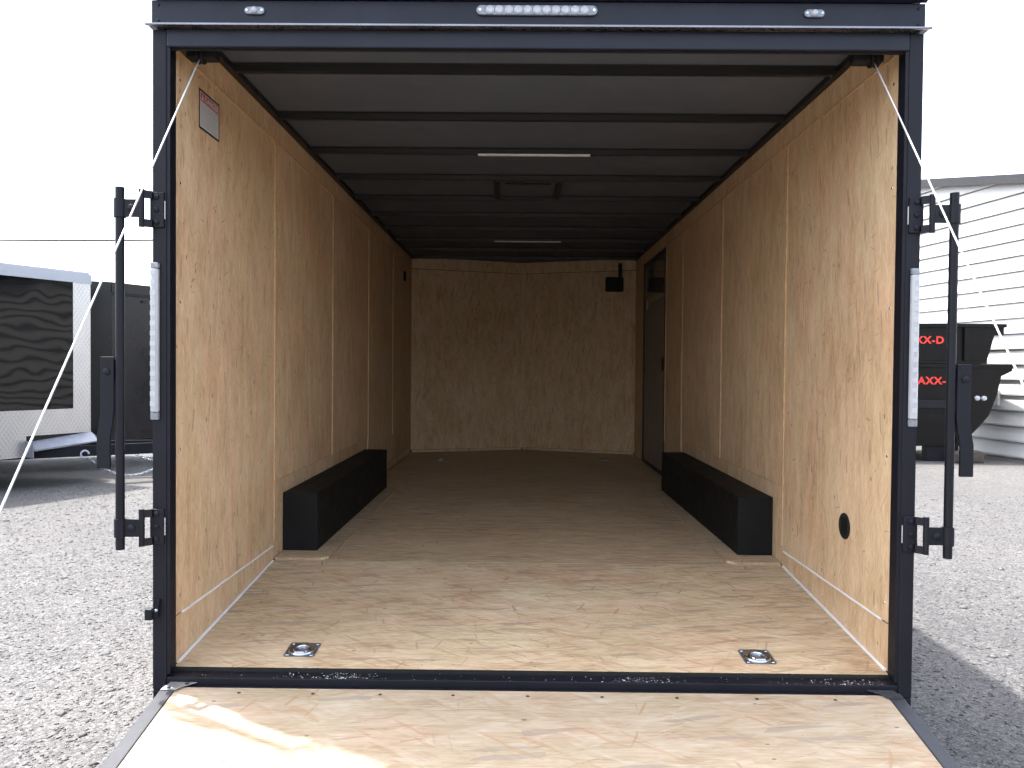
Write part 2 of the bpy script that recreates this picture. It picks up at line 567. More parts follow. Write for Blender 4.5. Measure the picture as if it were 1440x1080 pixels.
# side walls: separate boards with a strip over the joints
ys = [0.075, 1.205, 2.42, 3.64, 4.36]
def side_boards(sg):
    edges = ys + ([] if sg > 0 else [])
    spans = [(0.075, 1.20), (1.206, 2.417), (2.423, 3.637)]
    spans += [(3.643, 4.357), ] if sg > 0 else [(3.643, 4.857), (4.863, YB)]
    for i, (a, b) in enumerate(spans):
        z0 = 0.078 if i in (0,) else (0.39 if i in (1, 2) else 0.078)
        MB().box(sg * XW, sg * (XW + 0.012), a, b, z0, 2.052).build('wall_panel', 'wall_wood', T)
    # upper boards
    for a, b in [(0.075, 1.20), (1.206, 3.637), (3.643, YB)]:
        MB().box(sg * (XW + 0.003), sg * (XW + 0.012), a, b, 2.060, ZC - 0.001).build('top_board', 'wall_wood', T)
    # lower boards beside the floor; the tail board drops with the slope
    p = [(sg * (XW + 0.004), 0.075, -0.097), (sg * (XW + 0.004), 1.1985, 0.002), (sg * (XW + 0.004), 1.1985, 0.070), (sg * (XW + 0.004), 0.075, 0.070)]
    MB().prism(p, (sg * 0.008, 0, 0)).build('kick_board', 'wall_wood', T)
    MB().box(sg * (XW + 0.006), sg * (XW + 0.012), 1.202, 3.637, 0.002, 0.386).build('kick_board', 'wall_wood', T)
    MB().box(sg * (XW + 0.004), sg * (XW + 0.012), 3.643, 4.357 if sg > 0 else YB, 0.002, 0.070).build('kick_board', 'wall_wood', T)
    # cut edges of the boards that catch the light
    for y in ([1.203, 2.42, 3.64] + ([4.355] if sg > 0 else [4.86])):
        z0 = 0.39 if y in (2.42,) else 0.10
        w = 0.004
        MB().box(sg * (XW - 0.006), sg * (XW + 0.010), y - w, y + w, z0 if y < 3.6 else 0.32, 2.05).build('joint_strip', 'edge_wood', T)
    MB().box(sg * (XW - 0.004), sg * (XW + 0.010), 0.09, 4.3 if sg > 0 else YB - .01, 2.0525, 2.0595).build('joint_strip', 'edge_wood', T)
    # sealant beads
    MB().tube([(sg * (XW - 0.001), 0.10 + 0.057 * i, -0.0955 + 0.088 * (0.025 + 0.057 * i) + random.uniform(-.001, .001)) for i in range(20)], 0.006, 6).build('sealant_bead', 'sealant', T, smooth=True)
    MB().tube([(sg * XW, 0.135 + 0.055 * i, 0.074 + random.uniform(-.0012, .0012)) for i in range(20)], 0.005, 6).build('sealant_bead', 'sealant', T, smooth=True)
    # screws along the rear edge
    for z in (0.14, 0.66, 1.18, 1.60, 1.96):
        MB().lathe((sg * XW, 0.115, z), (-sg, 0, 0), [(0, 0.006), (0.0015, 0.005), (0.002, 0.002)], 10).build('screw', 'zinc', T)
    # outer skin
    MB().box(sg * (XW + 0.014), sg * XO, 0.082, YB, -0.14, 2.20).build('side_skin', 'satin_black', T)
    # black angle where the wall meets the roof
    MB().box(sg * 1.222, sg * (XW + 0.002), 0.10, YB, 2.162, 2.186).build('ceiling_angle', 'bow', T)
for sg in (-1, 1):
    side_boards(sg)
# right wall beside and above the door
MB().box(XW, XW + 0.012, 5.62, YB, 0.002, 2.052).build('wall_panel', 'wall_wood', T)
MB().box(XW + 0.003, XW + 0.012, 4.363, 5.614, 2.046, 2.0585).build('door_head_board', 'wall_wood', T)

# nose: two angled boards
for sg in (-1, 1):
    a, b = Vector((sg * XW, YB, 0)), Vector((sg * 0.004, YA, 0))
    nrm = Vector((-(b - a).y, (b - a).x, 0)).normalized()
    if nrm.y < 0: nrm = -nrm
    def nb(z0, z1, name, inset=0.0):
        p, q = a + nrm * inset, b + nrm * inset
        MB().prism([(p.x, p.y, z0), (q.x, q.y, z0), (q.x, q.y, z1), (p.x, p.y, z1)], nrm * 0.012).build(name, 'nose_wood', T)
    nb(0.03, 2.055, 'nose_panel')
    nb(2.061, ZC - .001, 'top_board', 0.003)
    nb(0.001, 0.026, 'kick_board', 0.005)
    MB().prism([(sg * XO, YB, -0.14), (0.0, YA + .06, -0.14), (0.0, YA + .03, -0.14), (sg * (XW + .014), YB, -0.14)], (0, 0, 2.34)).build('nose_skin', 'satin_black', T)
MB().box(-0.022, 0.022, YA - 0.02, YA - 0.006, 0.03, 2.185).build('nose_joint_board', 'nose_wood', T)

# roof: liner sheets between the bows, bows, outer skin
bows = [0.571 + 0.6125 * i for i in range(10)]
MB().box(-1.262, 1.262, 0.07, bows[0], ZC, ZC + 0.006).build('ceiling_sheet', 'ceiling', T)
for i, y in enumerate(bows):
    y1 = bows[i + 1] if i + 1 < len(bows) else YA + .04
    MB().box(-1.262, 1.262, y + .001, y1, ZC, ZC + 0.006).build('ceiling_sheet', 'ceiling', T)
    hw = 1.222 if y < YB else 1.222 * (YA - y) / (YA - YB)
    # hat-shaped steel bow
    pr = [(-hw, y - .030, ZC - .0005), (-hw, y - .016, ZC - .004), (-hw, y - .013, ZC - .032), (-hw, y + .013, ZC - .032), (-hw, y + .016, ZC - .004), (-hw, y + .030, ZC - .0005)]
    MB().prism(pr, (2 * hw, 0, 0)).build('roof_bow', 'bow', T)
MB().prism([(-XO, -.002, 2.202), (XO, -.002, 2.202), (XO, YB, 2.202), (0, YA + .06, 2.202), (-XO, YB, 2.202)], (0, 0, 0.035)).build('roof_skin', 'satin_black', T)

# light strips on the ceiling
for y, z in ((1.785, ZC - .040), (4.835, ZC - .040)):
    o = MB().box(-0.295, 0.345, y - .012, y + .012, z, z + .0075).build('ceiling_light_strip', 'strip', T)
    for x in (-0.295, 0.345):
        MB().box(x - .006, x + .006, y - .013, y + .013, z - .001, z + .0078).build('end_clip', 'bow', o)
# roof vent
vt = MB()
vt.box(-.225, .225, 2.435, 2.475, ZC - .034, ZC - .0005).box(-.225, .225, 2.935, 2.965, ZC - .034, ZC - .0005)
vt.box(-.225, -.185, 2.475, 2.935, ZC - .034, ZC - .0005).box(.185, .225, 2.475, 2.935, ZC - .034, ZC - .0005)
vo = vt.build('roof_vent', 'bow', T, bevel=.003)
MB().box(-.185, .185, 2.476, 2.934, ZC - .012, ZC - .006).build('vent_lid', 'ceiling', vo)
MB().box(-.15, .15, 2.55, 2.57, ZC - .022, ZC - .0125).build('vent_crank_bar', 'bow', vo)

# rear frame: posts, header, drip edge, sill
for sg in (-1, 1):
    o = MB().box(sg * 1.247, sg * XO, 0.0, 0.080, -0.153, 2.088).build('rear_post', 'black', T, bevel=.004)
    MB().box(sg * 1.236, sg * 1.247, 0.004, 0.012, -0.10, 2.03).build('post_lip', 'black', o)
    MB().box(sg * 1.20, sg * XO, 0.002, 0.09, -0.42, -0.1535).build('corner_gusset', 'black', T, bevel=.004)
hd = MB().box(-1.2468, 1.2468, -0.001, 0.016, 2.030, 2.092).build('rear_header', 'blue_black', T, bevel=.004)
MB().box(-1.24, 1.24, 0.0165, 0.024, 2.026, 2.075).build('header_seal', 'rubber', hd)
MB().box(-XO - .001, XO + .001, -.004, 0.0785, 2.1055, 2.186).build('rear_fascia', 'blue_black', T, bevel=.003)
MB().prism([(-1.305, -.0045, 2.1052), (-1.305, -.034, 2.097), (-1.305, -.034, 2.091), (-1.305, -.030, 2.090), (-1.305, -.003, 2.0965), (-1.305, .06, 2.0935), (-1.305, .06, 2.1052)], (2.61, 0, 0)).build('drip_edge', 'drip', T)
MB().prism([(-1.297, -.006, 2.1865), (-1.297, -.040, 2.196), (-1.297, -.040, 2.212), (-1.297, -.003, 2.212)], (2.594, 0, 0)).build('roof_edge_trim', 'blue_black', T)
for sg in (-1, 1):
    for z in (2.116, 2.168):
        MB().lathe((sg * 1.272, -.0042, z), (0, -1, 0), [(0, .0055), (.002, .005), (.003, .002)], 10).build('rivet', 'black', T)
sl = MB().box(-1.2465, 1.2465, 0.001, 0.073, -0.153, -0.1095).build('rear_sill', 'black', T, bevel=.003)
MB().box(-1.246, 1.246, 0.055, 0.0735, -0.109, -0.1005).build('sill_step', 'rubber', sl)

# third brake light and marker lights in the fascia
def stadium(x0, x1, z0, z1, y, d, n=8):
    r = (z1 - z0) / 2; zc = (z0 + z1) / 2
    pts = [(x0 + r + r * math.cos(t), y, zc + r * math.sin(t)) for t in np.linspace(math.pi / 2, 1.5 * math.pi, n)]
    pts += [(x1 - r + r * math.cos(t), y, zc + r * math.sin(t)) for t in np.linspace(-math.pi / 2, math.pi / 2, n)]
    return MB().prism(pts, (0, d, 0))
bl = stadium(-.203, .202, 2.137, 2.170, -.0042, -.010).build('brake_light', 'lens_end', T, bevel=.003)
for i in range(11):
    x = -.157 + i * .0315
    MB().lathe((x, -.0142, 2.1535), (0, -1, 0), [(0, .0148), (.003, .0140), (.006, .009), (.0045, .004)], 16).build('led_lens', 'led', bl, smooth=True)
for x in (-.191, .190):
    MB().lathe((x, -.0142, 2.1535), (0, -1, 0), [(0, .006), (.002, .005)], 10).build('screw', 'zinc', bl)
for xc in (-.9465, .924):
    ml = stadium(xc - .034, xc + .034, 2.136, 2.162, -.0042, -.008).build('marker_light', 'lens_end', T, bevel=.003)
    MB().lathe((xc, -.0122, 2.149), (0, -1, 0), [(0, .012), (.005, .011), (.009, .006)], 14).build('led_lens', 'led', ml, smooth=True)
    for k in (-.025, .025):
        MB().lathe((xc + k, -.0122, 2.149), (0, -1, 0), [(0, .005), (.002, .004)], 10).build('screw', 'zinc', ml)

# upright light strips on the posts
for sg in (-1, 1):
    xc = sg * (1.2835 if sg < 0 else 1.277)
    z0, z1 = .800, 1.283
    lamp = MB().prism([(xc - .0145, -.001, z0), (xc - .013, -.012, z0), (xc - .006, -.019, z0), (xc + .006, -.019, z0), (xc + .013, -.012, z0), (xc + .0145, -.001, z0)], (0, 0, z1 - z0)).build('tail_light_strip', 'lens', T, bevel=.002)
    for a, b in ((z0 - .027, z0 - .001), (z1 + .001, z1 + .022)):
        MB().prism([(xc - .0155, -.001, a), (xc - .012, -.014, a), (xc + .012, -.014, a), (xc + .0155, -.001, a)], (0, 0, b - a)).build('end_cap', 'lens_end', lamp, bevel=.003)
    for i in range(14):
        zz = z0 + .02 + i * .034
        MB().box(xc - .010, xc + .008, -.0205, -.0192, zz, zz + .016).build('led_lens', 'led_soft', lamp)

# lock bars swung out beside the posts
def lock_bar(sg):
    xr = sg * 1.390
    yb = -.030
    rod = MB().cyl((xr, yb, .335), (xr, yb, 1.552), .0145, 18).build('lock_bar', 'black', T, smooth=True)
    for zc in (1.482, .409):
        MB().box(sg * 1.252, sg * 1.300, -.0085, -.0006, zc - .060, zc + .060).build('hinge_plate', 'black', rod, bevel=.003)
        MB().box(sg * 1.2496, sg * 1.2515, -.0045, -.0006, zc - .030, zc + .030).build('plate_glint', 'cable', rod)  # thin pale strip drawn in for the glint beside the hinge plate
        for dz in (-.048, .048):
            MB().prism([(sg * 1.288, -.0086, zc + dz - .013), (sg * 1.288, -.018, zc + dz - .013), (sg * 1.315, -.040, zc + dz - .013), (sg * 1.315, -.028, zc + dz - .013)], (0, 0, .026)).build('hinge_lug', 'black', rod)
        MB().cyl((sg * 1.316, -.032, zc - .062), (sg * 1.316, -.032, zc + .064), .0095, 14).build('hinge_barrel', 'black', rod, smooth=True)
        MB().box(sg * 1.322, sg * 1.385, -.036, -.028, zc - .030, zc + .030).build('hinge_strap', 'black', rod, bevel=.002)
        MB().lathe((sg * 1.350, -.036, zc), (0, -1, 0), [(0, .013), (.003, .013), (.006, .009)], 16).build('bolt', 'black', rod, smooth=True)
        for dz in (-.043, 0, .043):
            MB().lathe((sg * 1.277, -.0086, zc + dz), (0, -1, 0), [(0, .0095), (.004, .0085), (.006, .004)], 14).build('bolt', 'black', rod, smooth=True)
        MB().lathe((xr, yb, zc - .031), (0, 0, 1), [(0, .0195), (.062, .0195)], 18).build('rod_clamp', 'black', rod, smooth=True)
    # hand lever: tab on the rod, flat bar with a joggle
    MB().prism([(sg * 1.397, -.034, .900), (sg * 1.397, -.034, .975), (sg * 1.422, -.034, .982), (sg * 1.440, -.034, .970), (sg * 1.444, -.034, .925), (sg * 1.427, -.034, .905)], (0, .008, 0)).build('lever_tab', 'black', rod, bevel=.002)
    w = .0225
    path = [(1.427, .985), (1.427, .80), (1.4325, .755), (1.440, .715), (1.440, .610)]
    pl = [(sg * (x - w), -.0345, z) for x, z in path] + [(sg * (x + w), -.0345, z) for x, z in reversed(path)]
    lv = MB().prism(pl, (0, -.010, 0)).build('hand_lever', 'black', rod, bevel=.002)
    MB().lathe((sg * 1.428, -.045, .935), (0, -1, 0), [(0, .012), (.004, .011), (.006, .005)], 14).build('bolt', 'black', rod, smooth=True)
for sg in (-1, 1):
    lock_bar(sg)
# small catch low on the left post
ct = MB().box(-1.309, -1.284, -.030, -.001, .094, .132).build('lever_catch', 'black', T, bevel=.003)
MB().prism([(-1.288, -.012, .128), (-1.274, -.012, .160), (-1.266, -.012, .160), (-1.270, -.012, .120), (-1.272, -.012, .096), (-1.284, -.012, .096)], (0, .011, 0)).build('catch_bracket', 'black', ct)
MB().lathe((-1.277, -.0125, .123), (0, -1, 0), [(0, .006), (.003, .004)], 10).build('bolt', 'zinc', ct)

# pulleys and lifting cables for the ramp
for sg in (-1, 1):
    xp = sg * 1.170
    pb = MB().box(xp - .060, xp + .045, .113, .165, 2.038, 2.075).build('pulley_bracket', 'rubber', T, bevel=.006)
    MB().lathe((xp + sg * .010, .12, 2.044), (1, 0, 0), [(-.014, .026), (-.006, .026), (0, .018), (.006, .026), (.014, .026)], 18).build('pulley', 'rubber', pb, smooth=True)
    a = Vector((sg * 1.178, .112, 2.035)); b = Vector((sg * 1.232, -1.70, -.42))
    ca = MB().tube([a.lerp(b, i / 12) for i in range(13)], .0028, 6).build('ramp_cable', 'cable', T, smooth=True)
    MB().cyl(b + Vector((0, -.0, -.03)), b + Vector((0, 0, .03)), .008, 10).build('cable_eye', 'zinc', ca)

# wheel boxes on their raised boards
for sg in (-1, 1):
    MB().box(sg * 1.076, sg * (XW + .003), 1.3614, 3.521, .0128, .311).build('wheel_box', 'black_box', T, bevel=.004)
    p = [(sg * 1.249, 1.215, .0004), (sg * 1.02, 1.215, .0004), (sg * .99, 1.245, .0004), (sg * .99, 3.585, .0004), (sg * 1.249, 3.585, .0004)]
    o = MB().prism(p, (0, 0, .012)).build('box_surround_board', 'floor_wood', T)
    MB().box(sg * 1.021, sg * 1.248, 1.2125, 1.2148, .0004, .0124).build('cut_edge', 'edge_dull', o)
    MB().box(sg * .9875, sg * .9897, 1.246, 3.585, .0004, .0124).build('cut_edge', 'edge_dull', o)

# recessed tie-down rings in the floor
def tie_down(xc, yc, sz, slope):
    h = sz
    r0 = MB()
    z = (-0.099 + (yc - .075) * .088) if slope else 0.0
    r0.prism([(xc - h, yc - h * .88, 0), (xc - h * .88, yc - h, 0), (xc + h * .88, yc - h, 0), (xc + h, yc - h * .88, 0), (xc + h, yc + h * .88, 0), (xc + h * .88, yc + h, 0), (xc - h * .88, yc + h, 0), (xc - h, yc + h * .88, 0)], (0, 0, .003))
    k = .088 if slope else 0
    sh = lambda mb: setattr(mb, 'v', [(p[0], p[1], p[2] + z + .0006 + (p[1] - yc) * k) for p in mb.v]) or mb
    o = sh(r0).build('tie_down_plate', 'charcoal_plate', T)
    sh(MB().lathe((xc, yc, .0031), (0, 0, 1), [(0, h * .90), (.0045, h * .86), (.0040, h * .74), (.0016, h * .45), (.0005, .001)], 28, False)).build('dish', 'zinc', o, smooth=True)
    ring = [(xc + h * .50 * math.cos(t), yc - h * .12 + h * .52 * math.sin(t), .0075) for t in np.linspace(0, 2 * math.pi, 25)[:-1]]
    sh(MB().tube(ring, .0045, 8, True)).build('ring', 'zinc', o, smooth=True)
    sh(MB().box(xc - h * .34, xc + h * .34, yc - h * .80, yc - h * .56, .004, .014)).build('ring_clip', 'zinc', o, bevel=.003)
    for sx in (-1, 1):
        for sy in (-1, 1):
            sh(MB().lathe((xc + sx * h * .80, yc + sy * h * .80, .0032), (0, 0, 1), [(0, .0075), (.002, .0065), (.003, .003)], 10)).build('screw', 'zinc', o)
M['charcoal_plate'] = paint('dark_zinc_plate', (0.17, 0.175, 0.18), 0.35, metal=0.7, var=0.25, scale=30)
tie_down(-.838, .211, .056, True)
tie_down(.828, .196, .056, True)
tie_down(-.845, 5.50, .056, False)
tie_down(.852, 5.52, .056, False)

# round vent plug low on the right wall
vp = MB().lathe((XW - .0005, .464, .343), (-1, 0, 0), [(0, .052), (.004, .051), (.006, .046), (.002, .043), (.001, .001)], 28, False).build('vent_plug', 'rubber', T, smooth=True)
for k in (-.02, 0, .02):
    MB().box(XW - .006, XW - .0015, .464 + k - .003, .464 + k + .003, .31, .376).build('louvre', 'black_box', vp)

# side door near the nose on the right
dr = MB()
y0, y1, z0, z1 = 4.42, 5.60, -.0, 2.044
dr.box(XW - .004, XW + .010, y0 - .055, y0 - .0, .001, z1).box(XW - .004, XW + .010, y1 - .05, y1 + .012, .001, z1)
dr.box(XW - .004, XW + .010, y0, y1 - .05, z1 - .045, z1).box(XW - .006, XW + .010, y0, y1 - .05, .001, .03)
df = dr.build('side_door', 'bow', T)
MB().box(XW + .004, XW + .0125, y0 + .0015, y1 - .0515, .0315, z1 - .047).build('door_leaf', 'door', df)
MB().box(XW + .001, XW + .004, y0 + .05, y1 - .12, 1.62, 1.98).build('door_window', 'glass', df)
MB().box(XW - .012, XW + .003, y0 + .02, y0 + .075, .94, 1.07).build('door_handle', 'rubber', df, bevel=.006)
MB().box(XW - .004, XW + .003, y1 - .25, y1 - .19, 1.56, 1.66).build('door_hook', 'alu', df, bevel=.004)

# warning sticker on the left wall
st = MB().box(-XW - .0002, -XW + .0007, .280, .480, 1.845, 1.993).build('warning_sticker', 'rubber', T)
MB().box(-XW + .0008, -XW + .0012, .288, .472, 1.853, 1.985).build('sticker_paper', 'paper', st)
MB().box(-XW + .0013, -XW + .0016, .293, .467, 1.949, 1.981).build('sticker_banner', 'red', st)
text_mesh('lettering', 'DANGER', .031, (-XW + .0022, .330, 1.9545), (0, 1, 0), (0, 0, 1), 'paper', st, bold=.0006)
MB().prism([(-XW + .0017, .298, 1.954), (-XW + .0017, .324, 1.954), (-XW + .0017, .311, 1.977)], (.0004, 0, 0)).build('warning_triangle', 'paper', st)
tl = MB()
for i in range(11):
    z = 1.940 - i * .0075
    yy = .296
    end = .462 - random.random() * .03
    while yy < end:
        w = random.uniform(.008, .022)
        tl.box(-XW + .0013, -XW + .0016, yy, min(yy + w, end), z - .0028, z)
        yy += w + .004
tl.build('fine_print', 'print', st)
# vent slot on the left wall and wiring box on the nose
MB().box(-XW, -XW + .02, 5.55, 5.60, 1.852, 1.95).build('switch_plate', 'rubber', T, bevel=.004)
yn = YB + (XW - 1.01) / XW * (YA - YB)
cbx = MB().box(.912, 1.108, yn - .115, yn - .045, 1.818, 1.978).build('wiring_box', 'rubber', T, bevel=.012)
MB().box(1.055, 1.093, yn - .09, yn - .05, 1.9785, 2.135).build('conduit', 'rubber', cbx, bevel=.006)
MB().prism([(.95, yn - .05, 1.83), (1.09, yn - .05, 1.83), (1.09, yn - .02, 1.83), (.95, yn + .02, 1.83)], (0, 0, .13)).build('mounting_block', 'rubber', cbx)

# underframe, axles and wheels
MB().box(-1.24, 1.24, 1.2, YB, -.16, -.0205).build('under_frame', 'black', T)
MB().prism([(-1.24, .09, -.125), (1.24, .09, -.125), (1.24, 1.195, -.0215), (-1.24, 1.195, -.0215)], (0, 0, -.12)).build('tail_frame', 'black', T)
for yw in (2.02, 2.86):
    MB().cyl((-1.0, yw, G + .34), (1.0, yw, G + .34), .04, 12).build('axle', 'black', T)
    for sg in (-1, 1):
        wh = MB().lathe((sg * 1.08, yw, G + .34), (sg, 0, 0), [(0, .22), (0, .31), (.02, .335), (.10, .34), (.18, .335), (.20, .31), (.20, .22)], 32).build('wheel', 'tyre', T, smooth=True)
        MB().lathe((sg * 1.262, yw, G + .34), (sg, 0, 0), [(0, .215), (.022, .21), (.022, .06), (.03, .05)], 24).build('rim', 'alu', wh, smooth=True)
tg = MB()
tg.prism([(-.9, YB, -.24), (-.78, YB, -.24), (.06, YA + 1.3, -.24), (-.06, YA + 1.3, -.24)], (0, 0, .1))
tg.prism([(.9, YB, -.24), (.78, YB, -.24), (.061, YA + 1.1, -.24), (.1, YA + 1.3, -.24)], (0, 0, .098))
tg.build('tongue', 'black', T)
MB().cyl((0, YA + 1.0, G), (0, YA + 1.0, .2), .035, 12).build('tongue_jack', 'black', T)

# ramp door lying open
RS = .18
def rz(y): return -.1305 + .18 * y          # top of the ramp (y is negative)
L = 2.25
RW = 1.200
rp = MB().prism([(-RW, -.022, rz(-.022)), (RW, -.022, rz(-.022)), (RW, -L, rz(-L)), (-RW, -L, rz(-L))], (0, 0, -.018)).build('ramp_door', 'ramp_wood', T)
for sg in (-1, 1):
    pr = [(sg * (RW + .001), -.012, rz(-.012) + .004), (sg * (RW + .001), -L - .02, rz(-L - .02) + .004), (sg * (RW + .001), -L - .02, rz(-L - .02) - .05), (sg * (RW + .001), -.012, rz(-.012) - .05)]
    MB().prism(pr, (sg * .048, 0, 0)).build('ramp_side_rail', 'charcoal', rp, bevel=.003)
    pr = [(sg * (RW - .06), -.004, rz(-.004) + .006), (sg * (RW + .03), -.004, rz(-.004) + .006), (sg * (RW + .045), -.05, rz(-.05) + .006), (sg * (RW - .004), -.05, rz(-.05) + .006), (sg * (RW - .02), -.03, rz(-.03) + .006)]
    MB().prism(pr, (0, 0, .002)).build('corner_plate', 'alu' if sg < 0 else 'charcoal', rp)
    for dx, y in ((-.03, -.016), (.022, -.038)):
        MB().lathe((sg * (RW + dx), y, rz(y) + .008), (0, 0, 1), [(0, .007), (.003, .006), (.004, .003)], 10).build('bolt', 'charcoal', rp)
for i in range(9):
    x = -1.0 + i * .25 + random.uniform(-.02, .02)
    MB().lathe((x, -.05, rz(-.05) + .0002), (0, 0, 1), [(0, .0065), (.0015, .0055), (.002, .003)], 10).build('screw', 'charcoal', rp)
MB().prism([(-1.2, -.003, -.152), (1.2, -.003, -.152), (1.2, -.021, -.150), (-1.2, -.021, -.150)], (0, 0, .017)).build('ramp_hinge', 'black', rp)
MB().prism([(-RW - .04, -L - .021, rz(-L) - .006), (RW + .04, -L - .021, rz(-L) - .006), (RW + .04, -L - .30, G + .004), (-RW - .04, -L - .30, G + .004)], (0, 0, .02)).build('ramp_flap', 'charcoal', rp)

# sawdust left on the sill
sd = MB()
for i in range(330):
    c, sp_ = random.choice([(-.82, .12), (-.70, .07), (-.62, .05), (-.2, .5), (.36, .05), (.40, .09), (.95, .16), (1.08, .07)])
    x = max(-1.2, min(1.2, random.gauss(c, sp_)))
    y = .004 + .05 * random.random() ** 1.6; s_ = random.uniform(.0005, .0017)
    a = random.random() * 3.14
    ca, sa = math.cos(a) * s_ * 1.6, math.sin(a) * s_
    sd.add([(x - ca, y - sa, -.1092), (x + sa, y - ca, -.1092), (x + ca, y + sa, -.1090), (x, y, -.1078)], [(0, 1, 3), (1, 2, 3), (2, 0, 3), (0, 2, 1)])
so = sd.build('sawdust', 'sealant'); so['kind'] = 'stuff'
so['label'] = 'pale sawdust specks scattered along the black sill'; so['category'] = 'sawdust'

# ------------------------------------------------------------------ two nosed trailers parked on the left
def nosed_trailer(name, label, loc, silver):
    t = thing(name, label, 'trailer', (loc[0], loc[1], G), math.radians(25.0), 'black enclosed trailers parked on the left')
    body = 'gloss_black' if silver else 'satin_black'
    hw, vd, Lb = 1.05, 1.40, 6.4
    z0, z1 = .42, 2.72
    foot = [(-.01, 0), (-vd, -hw + .006), (-Lb, -hw + .006), (-Lb, hw - .006), (-vd, hw - .006)]
    MB().prism([(x, y, z0) for x, y in foot], (0, 0, z1 - z0)).build('body_core', 'satin_black', t, local=True)
    n = {}
    for sg in (-1, 1):
        a, b = Vector((0, 0, 0)), Vector((-vd, sg * hw, 0))
        ed = (b - a).normalized(); ln = (b - a).length
        nr = Vector((ed.y, -ed.x, 0)) if sg > 0 else Vector((-ed.y, ed.x, 0))
        if nr.x < 0: nr = -nr
        def pan(s0, s1, za, zb, mat, nm, off=.0, th=.006):
            p, q = a + ed * s0 + nr * off, a + ed * s1 + nr * off
            return MB().prism([(p.x, p.y, za), (q.x, q.y, za), (q.x, q.y, zb), (p.x, p.y, zb)], nr * th).build(nm, mat, t, local=True)
        pan(.24 if silver else .0, ln, 1.0 if silver else .55, 2.62, body, 'nose_panel')
        if silver:
            pan(.0, .238, .98, 2.62, 'diamond', 'nose_corner_plate', .001)
            pan(.0, .845, .66, .98, 'diamond', 'stone_guard', .002)
            pan(.8455, ln, .40, .98, 'diamond', 'stone_guard', .002)
            # tread plate ledge over the tongue
            p0, p1 = a + nr * .008, a + ed * .84 + nr * .008
            MB().prism([(p0.x, p0.y, .665), (p1.x, p1.y, .585), ((p1 + nr * .17).x, (p1 + nr * .17).y, .500), ((p0 + nr * .17).x, (p0 + nr * .17).y, .555)], (0, 0, -.02)).build('tread_ledge', 'ledge', t, local=True)
            pan(.845, .86, .40, .60, 'ledge', 'ledge_end', .009, .16)
        pan(-.01, ln, 2.62, 2.74, 'white' if silver else 'satin_black', 'top_rail', .004, .012)
        MB().box(-Lb, -vd - .001, sg * (hw - .005), sg * hw, .55, 2.62).build('side_panel', body, t, local=True)
        MB().box(-Lb, -vd - .001, sg * (hw - .005), sg * (hw + .012), 2.62, 2.74).build('top_rail', 'white' if silver else 'satin_black', t, local=True)
        if not silver:
            pan(.0, .05, .55, 2.62, 'black', 'nose_trim', .006)
            pan(.02, ln - .02, 2.575, 2.615, 'black', 'cove_trim', .006)
            for s_ in (.45, 1.2):
                pan(s_, s_ + .06, 2.50, 2.53, 'rubber', 'clearance_light', .007, .02)
    MB().prism([(x, y, z1) for x, y in foot], (0, 0, .05)).build('roof', 'white' if silver else 'satin_black', t, local=True)
    # tongue
    tb = MB()
    for sg in (-1, 1):
        tb.prism([(-1.3, sg * .46, .37), (-1.3, sg * .54, .37), (1.15, sg * .20, .37), (1.15, sg * .12, .37)], (0, 0, .14))
    tn = tb.build('tongue', 'black', t, local=True)
    MB().box(1.1, 1.42, -.055, .055, .40, .50).build('coupler', 'black', t, local=True, bevel=.02)
    MB().cyl((.85, 0, 0.02), (.85, 0, 1.05), .032, 14).build('tongue_jack', 'black', t, local=True, smooth=True)
    MB().cyl((.85, 0, 0.0), (.85, 0, .025), .10, 16).build('jack_foot', 'black', t, local=True)
    # safety chain
    for (x0, y0_, x1, y1_, sag) in ((-.02, -.36, 1.02, -.18, .27), (.55, -.20, 1.15, -.05, .10)):
        ch = MB()
        nl = int(34 * (x1 - x0))
        for i in range(nl):
            f = (i + .5) / nl
            x = x0 + (x1 - x0) * f; y = y0_ + (y1_ - y0_) * f
            z = .36 - sag * 4 * f * (1 - f)
            dz = -sag * 4 * (1 - 2 * f)
            tv = Vector((x1 - x0, y1_ - y0_, dz)).normalized()
            side = (Vector((0, 0, 1)) if i % 2 else Vector((tv.y, -tv.x, 0))).cross(tv).normalized()
            ring = [Vector((x, y, z)) + tv * (.024 * math.cos(q)) + side * (.013 * math.sin(q)) for q in np.linspace(0, 2 * math.pi, 9)[:-1]]
            ch.tube(ring, .0045, 5, True)
        ch.build('safety_chain', 'zinc', t, local=True)
    if silver:
        hk = [Vector((-.04, -.372, .40)) + Vector((.045 * math.cos(q), 0, .045 * math.sin(q))) for q in np.linspace(0, 5.2, 14)]
        MB().tube(hk, .012, 8).build('chain_hook', 'white', t, local=True, smooth=True)
    for xw in (-3.6, -4.4):
        for sg in (-1, 1):
            MB().lathe((xw, sg * 1.0, .33), (0, sg, 0), [(0, .2), (0, .31), (.02, .33), (.18, .33), (.2, .31), (.2, .2)], 28).build('wheel', 'tyre', t, local=True, smooth=True)
    return t
nosed_trailer('v_nose_trailer', 'glossy black trailer with silver tread plate stone guard and white top rail', (-5.74, 7.82), True)
nosed_trailer('v_nose_trailer', 'plain all black trailer parked behind the silver trimmed one', (-5.22, 10.5), False)

